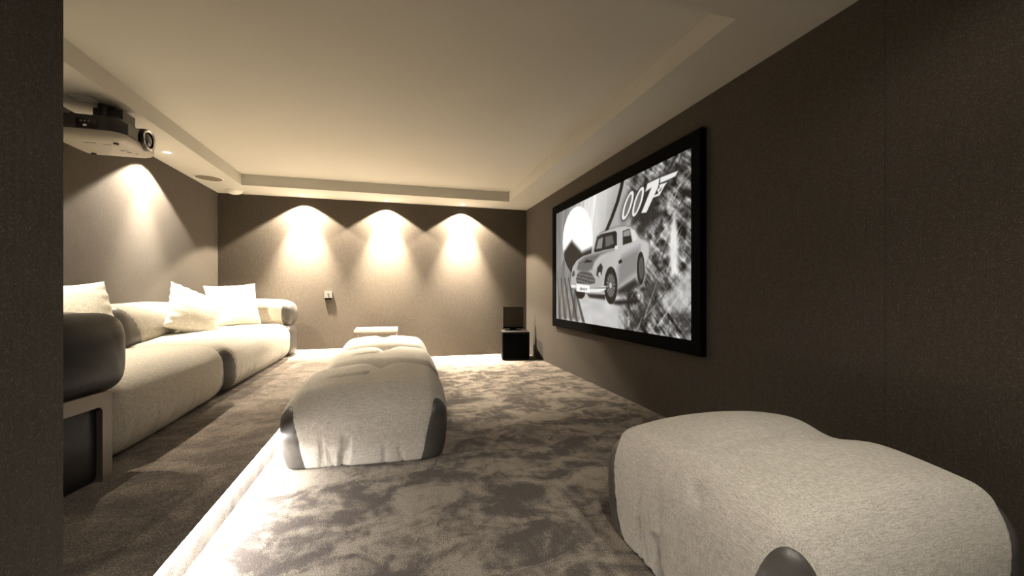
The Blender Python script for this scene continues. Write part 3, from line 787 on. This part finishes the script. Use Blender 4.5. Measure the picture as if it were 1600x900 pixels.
ottoman('large pale linen pouf in the foreground near the screen wall, leather arch at its corner', (1.335, 1.19, 0), (.455, .455, .228), math.radians(0), 11,
        [((-.22, .03), (.20, .04), .06, .022), ((-.26, -.01), (.21, .035), .016, .034), ((.10, .035), (.66, .07), .11, .040)], .0085,
        patch=(.385, .14), sag=.055, pr=.09,
        folds=[((-.20, -.01, .47), (-.44, -.12, .38), .026, .020), ((-.38, -.07, .43), (-.47, -.16, .10), .022, .014), ((-.30, -.12, .45), (-.47, -.22, .20), .022, .008),
               ((-.47, .05, .36), (-.47, .0, .05), .020, .008), ((-.47, .16, .33), (-.47, .13, .04), .02, .006), ((-.10, -.40, .43), (-.16, -.47, .12), .03, .007), ((.10, -.40, .44), (.08, -.47, .10), .03, .007)])

def soft_piece(name, parent, center, half, rad, step, seed, mat, fn_patch=None, patch_mat=None, patch_name='leather_corner', e=2.3, puff=(0, 0, .02),
               extra=None, rot=None, lump=.004, patch_key=None, flat=True):
    P, G, Q = soft_lattice(half, rad, step, e, puff)
    d = lumps(P, seed, lump, 8)
    if extra is not None: d = d + extra(P, G)
    f = fn_patch(P) if fn_patch else None
    if f is not None: d -= .005 * np.exp(-(f / .04) ** 2)
    P = P + G * d[:, None]
    if flat: P[:, 2] = np.maximum(P[:, 2], -half[2])
    Mx = np.eye(3)
    if rot is not None: Mx = np.array(rot.to_matrix())
    def out(V): return V @ Mx.T + np.array(center)
    if f is None:
        T = np.concatenate([Q[:, [0, 1, 2]], Q[:, [0, 2, 3]]])
        return raw_mesh(name, out(P), T, mat, parent)
    (Vp, Tp), (Vn, Tn) = split_parts(P, Q, f)
    o = raw_mesh(name, out(Vp), Tp, mat, parent)
    keyf = patch_key or (lambda c: (c[:, 0] > 0) * 2 + (c[:, 1] > 0))
    for kk, V, T in islands(Vn, Tn, keyf):
        raw_mesh(patch_name, out(V), T, patch_mat or M_LEATHER, o)
    return o

def build_sofa():
    t = thing('sofa', 'long low beige modular sofa on the raised platform with dark leather corners and end caps', 'sofa', (0, 0, STEP_H))
    # seats: x from the back cushions to the front edge
    def seat(y0, y1, seed, corners):
        hy = (y1 - y0) / 2; hx = .52; hz = .215
        def extra(P, G):
            d = np.zeros(len(P))
            rs = np.random.RandomState(seed)
            d += puckers(P, G, seed + 1, 1, hx, (-.8 * hy, .8 * hy), 16, (-hz, .02), .010, .013)
            # fine pulls rolling over the front edge
            for _ in range(9):
                y = rs.uniform(-.75, .75) * hy
                d += groove(P, (hx - .02, y, .02), (hx - .22, y + rs.uniform(-.04, .04), hz), .014, .009)
            d += .010 * np.sin(P[:, 1] * 5.2 + seed) * np.clip(P[:, 2] / hz, 0, 1)
            return d
        soft_piece('seat', t, (-1.82, (y0 + y1) / 2, hz), (hx, hy, hz), (.17, .15, .17), .017, seed, M_LINEN_SOFA,
                   lambda P: corner_patch(P, hx, hy, .37, .15, -hz, corners), extra=extra, puff=(.02, .012, .03))
    seat(2.37, 3.80, 21, ((1, 1),)); seat(3.80, 5.86, 22, ((1, -1),))
    # back cushions, tilted bolsters against the wall
    def back(y0, y1, seed):
        hy = (y1 - y0) / 2; h = (.15, hy, .20)
        def patch(P): return corner_patch(P, h[0], h[1], .37, .25, -h[2], ((1, 1), (1, -1)))
        def extra(P, G):
            return groove(P, (h[0], .12, .15), (h[0] - .02, .18, -.1), .014, .014) + groove(P, (h[0], -.25, .0), (h[0], -.22, -.15), .02, .008)
        soft_piece('back_cushion', t, (-2.165, (y0 + y1) / 2, .535), h, (.13, .13, .15), .018, seed, M_LINEN_SOFA, patch, extra=extra,
                   rot=Matrix.Rotation(math.radians(-13), 3, 'Y').to_quaternion(), puff=(.03, .0, .01), flat=False)
    back(2.30, 3.76, 31); back(3.77, 4.88, 32); back(4.89, 5.86, 33)
    box('back_base', -2.37, -2.15, 2.38, 5.86, .01, .36, M_LINEN_SOFA, t, .03)
    # far arm: fabric bolster running out from the wall with a leather end cap, over a base
    def cap(h, r=.10):
        return lambda P: (h[0] - r - .03 * np.cos(P[:, 2] * 8)) - P[:, 0]
    h = (.535, .235, .175)
    soft_piece('far_arm_bolster', t, (-1.83, 6.10, .555), h, (.16, .18, .16), .02, 41, M_LINEN_SOFA, cap(h, .10), M_LEATHER, 'leather_end_cap', flat=False, patch_key=lambda c: c[:, 0] > -9)
    h2 = (.52, .215, .205)
    soft_piece('far_arm_base', t, (-1.84, 6.09, .205), h2, (.08, .12, .10), .022, 42, M_LINEN_SOFA, cap(h2, .06), M_LEATHER, 'leather_end_cap', patch_key=lambda c: c[:, 0] > -9)
    # near arm: black leather end, bronze bracket framing a leather panel
    rz = Matrix.Rotation(math.radians(-7), 3, 'Z')
    h = (.545, .285, .185)
    def wr(P, G):
        return groove(P, (h[0], -.2, .11), (h[0] - .02, .2, .13), .012, .010) + groove(P, (h[0], .22, -.1), (h[0] - .01, .12, .1), .02, .008)
    soft_piece('near_arm_bolster', t, (-1.80, 2.19, .560), h, (.12, .13, .15), .016, 43, M_LINEN_SOFA, cap(h, .13), M_BLACK_LEATHER, 'leather_end_cap', flat=False,
               patch_key=lambda c: c[:, 0] > -9, extra=wr, puff=(.03, .02, .01), e=3.2, rot=rz.to_quaternion())
    h2 = (.50, .24, .185)
    soft_piece('near_arm_base', t, (-1.80, 2.08, .185), h2, (.03, .03, .03), .02, 44, M_BLACK_LEATHER, puff=(.012, 0, 0), rot=rz.to_quaternion())
    # bracket: rounded inverted U seen on the front face
    bm = bmesh.new()
    R4 = Matrix.Translation((-1.80, 2.08, 0)) @ rz.to_4x4()
    prof_out = []; prof_in = []
    W2, Ht, th, tl = .268, .395, .062, .052
    def rr(w, h_, r):
        pts = [(-w, .0)]
        for k in range(7): a = math.pi - k * math.pi / 12; pts.append((-w + r + r * math.cos(a), h_ - r + r * math.sin(a)))
        for k in range(7): a = math.pi / 2 - k * math.pi / 12; pts.append((w - r + r * math.cos(a), h_ - r + r * math.sin(a)))
        pts.append((w, 0)); return pts
    A_, B_ = rr(W2, Ht, .02), rr(W2 - tl, Ht - th, .025)
    rows = []
    for x in (.455, .53):
        rows.append([[bm.verts.new(R4 @ Vector((x, y, z))) for y, z in A_], [bm.verts.new(R4 @ Vector((x, y, z))) for y, z in B_]])
    n = len(A_)
    for k in range(n - 1):
        for s_ in (0, 1):
            bm.faces.new((rows[s_][0][k], rows[s_][0][k + 1], rows[s_][1][k + 1], rows[s_][1][k]))
        for r_ in (0, 1):
            bm.faces.new((rows[0][r_][k], rows[0][r_][k + 1], rows[1][r_][k + 1], rows[1][r_][k]))
    for k in (0, n - 1): bm.faces.new((rows[0][0][k], rows[0][1][k], rows[1][1][k], rows[1][0][k]))
    bm_obj('arm_bracket', bm, M_BRONZE, t, True)['label'] = 'bronze metal bracket'
build_sofa()

# scatter pillows
def pillow(label, loc, size, rot, seed):
    n = 46; V = []; Q = []
    rs = np.random.RandomState(seed)
    u = np.linspace(-1, 1, n); U, W = np.meshgrid(u, u)
    hs = size / 2
    pin = .07
    X = U * hs * (1 - pin * (1 - W ** 2) * np.abs(U) ** 3 * 1.0)
    Z = W * hs * (1 - pin * (1 - U ** 2) * np.abs(W) ** 3 * 1.0)
    base = (np.clip((1 - U ** 2) * (1 - W ** 2), 0, 1)) ** .42
    T = .085 * base
    k1 = lumps(np.stack([X.ravel(), Z.ravel(), 0 * X.ravel()], 1), seed, .010, 16).reshape(n, n) * base
    edge = np.minimum(1 - np.abs(U), 1 - np.abs(W))
    wr = .006 * np.sin(U * 22 + 3 * W + seed) * np.exp(-(1 - np.abs(W)) * 6) + .006 * np.sin(W * 20 + 2 * U + seed) * np.exp(-(1 - np.abs(U)) * 6)
    F = T + k1 + wr * (base > .05); B = -T + k1 * .4 - wr * (base > .05)
    F = np.where(edge < 1e-6, 0, np.maximum(F, .002)); B = np.where(edge < 1e-6, 0, np.minimum(B, -.002))
    front = np.stack([X, F, Z], -1).reshape(-1, 3); backp = np.stack([X, B, Z], -1).reshape(-1, 3)
    V = np.concatenate([front, backp])
    idx = np.arange(n * n).reshape(n, n)
    qa = np.stack([idx[:-1, :-1].ravel(), idx[:-1, 1:].ravel(), idx[1:, 1:].ravel(), idx[1:, :-1].ravel()], 1)
    quads = np.concatenate([qa, (qa + n * n)[:, ::-1]])
    border = np.zeros((n, n), bool); border[0] = border[-1] = True; border[:, 0] = border[:, -1] = True
    remap = np.arange(2 * n * n); remap[n * n:][border.ravel()] = idx[border]
    quads = remap[quads]
    # soft bend so that the pillow slumps
    V[:, 1] += .10 * (V[:, 2] / hs) ** 2 * .35 * hs
    used, inv = np.unique(quads, return_inverse=True)
    me = bpy.data.meshes.new('pillow'); me.from_pydata(V[used].tolist(), [], inv.reshape(-1, 4).tolist()); me.update()
    o = link('pillow', me, M_PILLOW, None, True)
    o.location = loc; o.rotation_euler = rot
    return tag(o, label, 'pillow', 'white pillows on the sofa')
R_ = math.radians
PILLOWS = [
    ('white square pillow standing on the sofa beside the black leather arm', (-2.0, 3.26, .83), .50, (R_(-14), R_(-5), R_(60)), 1),
    ('white pillow leaning sideways on one corner in the middle of the sofa', (-1.86, 4.60, .82), .49, (R_(-26), R_(24), R_(52)), 2),
    ('white pillow leaning upright in the far corner of the sofa', (-1.86, 5.56, .865), .52, (R_(-18), R_(-4), R_(28)), 3),
]
for p in PILLOWS: pillow(*p)

# ------------------------------------------------------------------ subwoofer, small monitor, side table, wall plate
t = thing('subwoofer', 'black cube subwoofer on the carpet in the far corner under the small monitor', 'speaker', (1.76, 6.08, 0), R_(-11))
box('cabinet', -.205, .205, -.20, .20, .012, .408, M_SUB, t, .006)
box('top_panel', -.206, .206, -.201, .201, .408, .422, M_SUBTOP, t, .003)
box('front_grille', -.19, .19, -.212, -.199, .03, .395, M_BLACK, t, .006)
for x in (-.16, .16):
    for y in (-.16, .16): lathe('foot', [(0, 0), (.018, 0), (.02, .014), (0, .014)], M_BLACK, t, 16, Matrix.Translation((x, y, 0)))
t = thing('small_monitor', 'small square black framed monitor standing on top of the cube subwoofer', 'monitor', (1.765, 6.19, .422), R_(-8))
box('frame', -.165, .165, -.018, .018, .035, .375, M_SUB, t, .006)
box('display', -.150, .150, -.0205, -.017, .055, .360, plain('monitor_glass', (.035, .028, .020), .22, 0, .6), t)
bm = bmesh.new()
for (a, b, c, d) in ((-.166, -.158, .035, .375), (.158, .166, .035, .375), (-.166, .166, .367, .376)): add_box(bm, a, b, -.024, -.017, c, d)
bm_obj('bezel', bm, M_SILVER, t)
box('lower_lip', -.165, .165, -.032, .0, .03, .05, M_BLACK, t, .003)
box('stand', -.12, .12, -.06, .06, 0, .012, M_BLACK, t, .003)
box('neck', -.05, .05, -.01, .012, .010, .04, M_BLACK, t)

t = thing('side_table', 'low cream topped side table with thin metal legs behind the farthest ottoman', 'table', (-.26, 5.95, 0))
box('table_top', -.275, .275, -.25, .25, .492, .517, M_TABLETOP, t, .003)
for x in (-.262, .262):
    for y in (-.237, .237): box('leg', x - .012, x + .012, y - .012, y + .012, 0, .492, M_TABLELEG, t, .002)
for y in (-.237, .237): box('rail', -.25, .25, y - .011, y + .011, .472, .4915, M_TABLELEG, t, .002)
for x in (-.262, .262): box('rail', x - .011, x + .011, -.225, .225, .472, .4915, M_TABLELEG, t, .002)

t = thing('wall_socket', 'small square silver wall plate on the far wall beyond the sofa arm', 'wall plate', (-.972, YF, .985))
box('plate', -.052, .052, -.024, -.0005, -.050, .056, M_SILVER, t, .004)
lathe('centre_knob', [(0, .008), (.007, .007), (.009, 0)], M_BLACK, t, 16, Matrix.Translation((0, -.024, .005)) @ Matrix.Rotation(R_(90), 4, 'X'))
box('plate_shadow', -.048, .048, -.020, -.0005, -.072, -.050, M_BLACK, t)  # black block standing in for the shadow cast below the plate
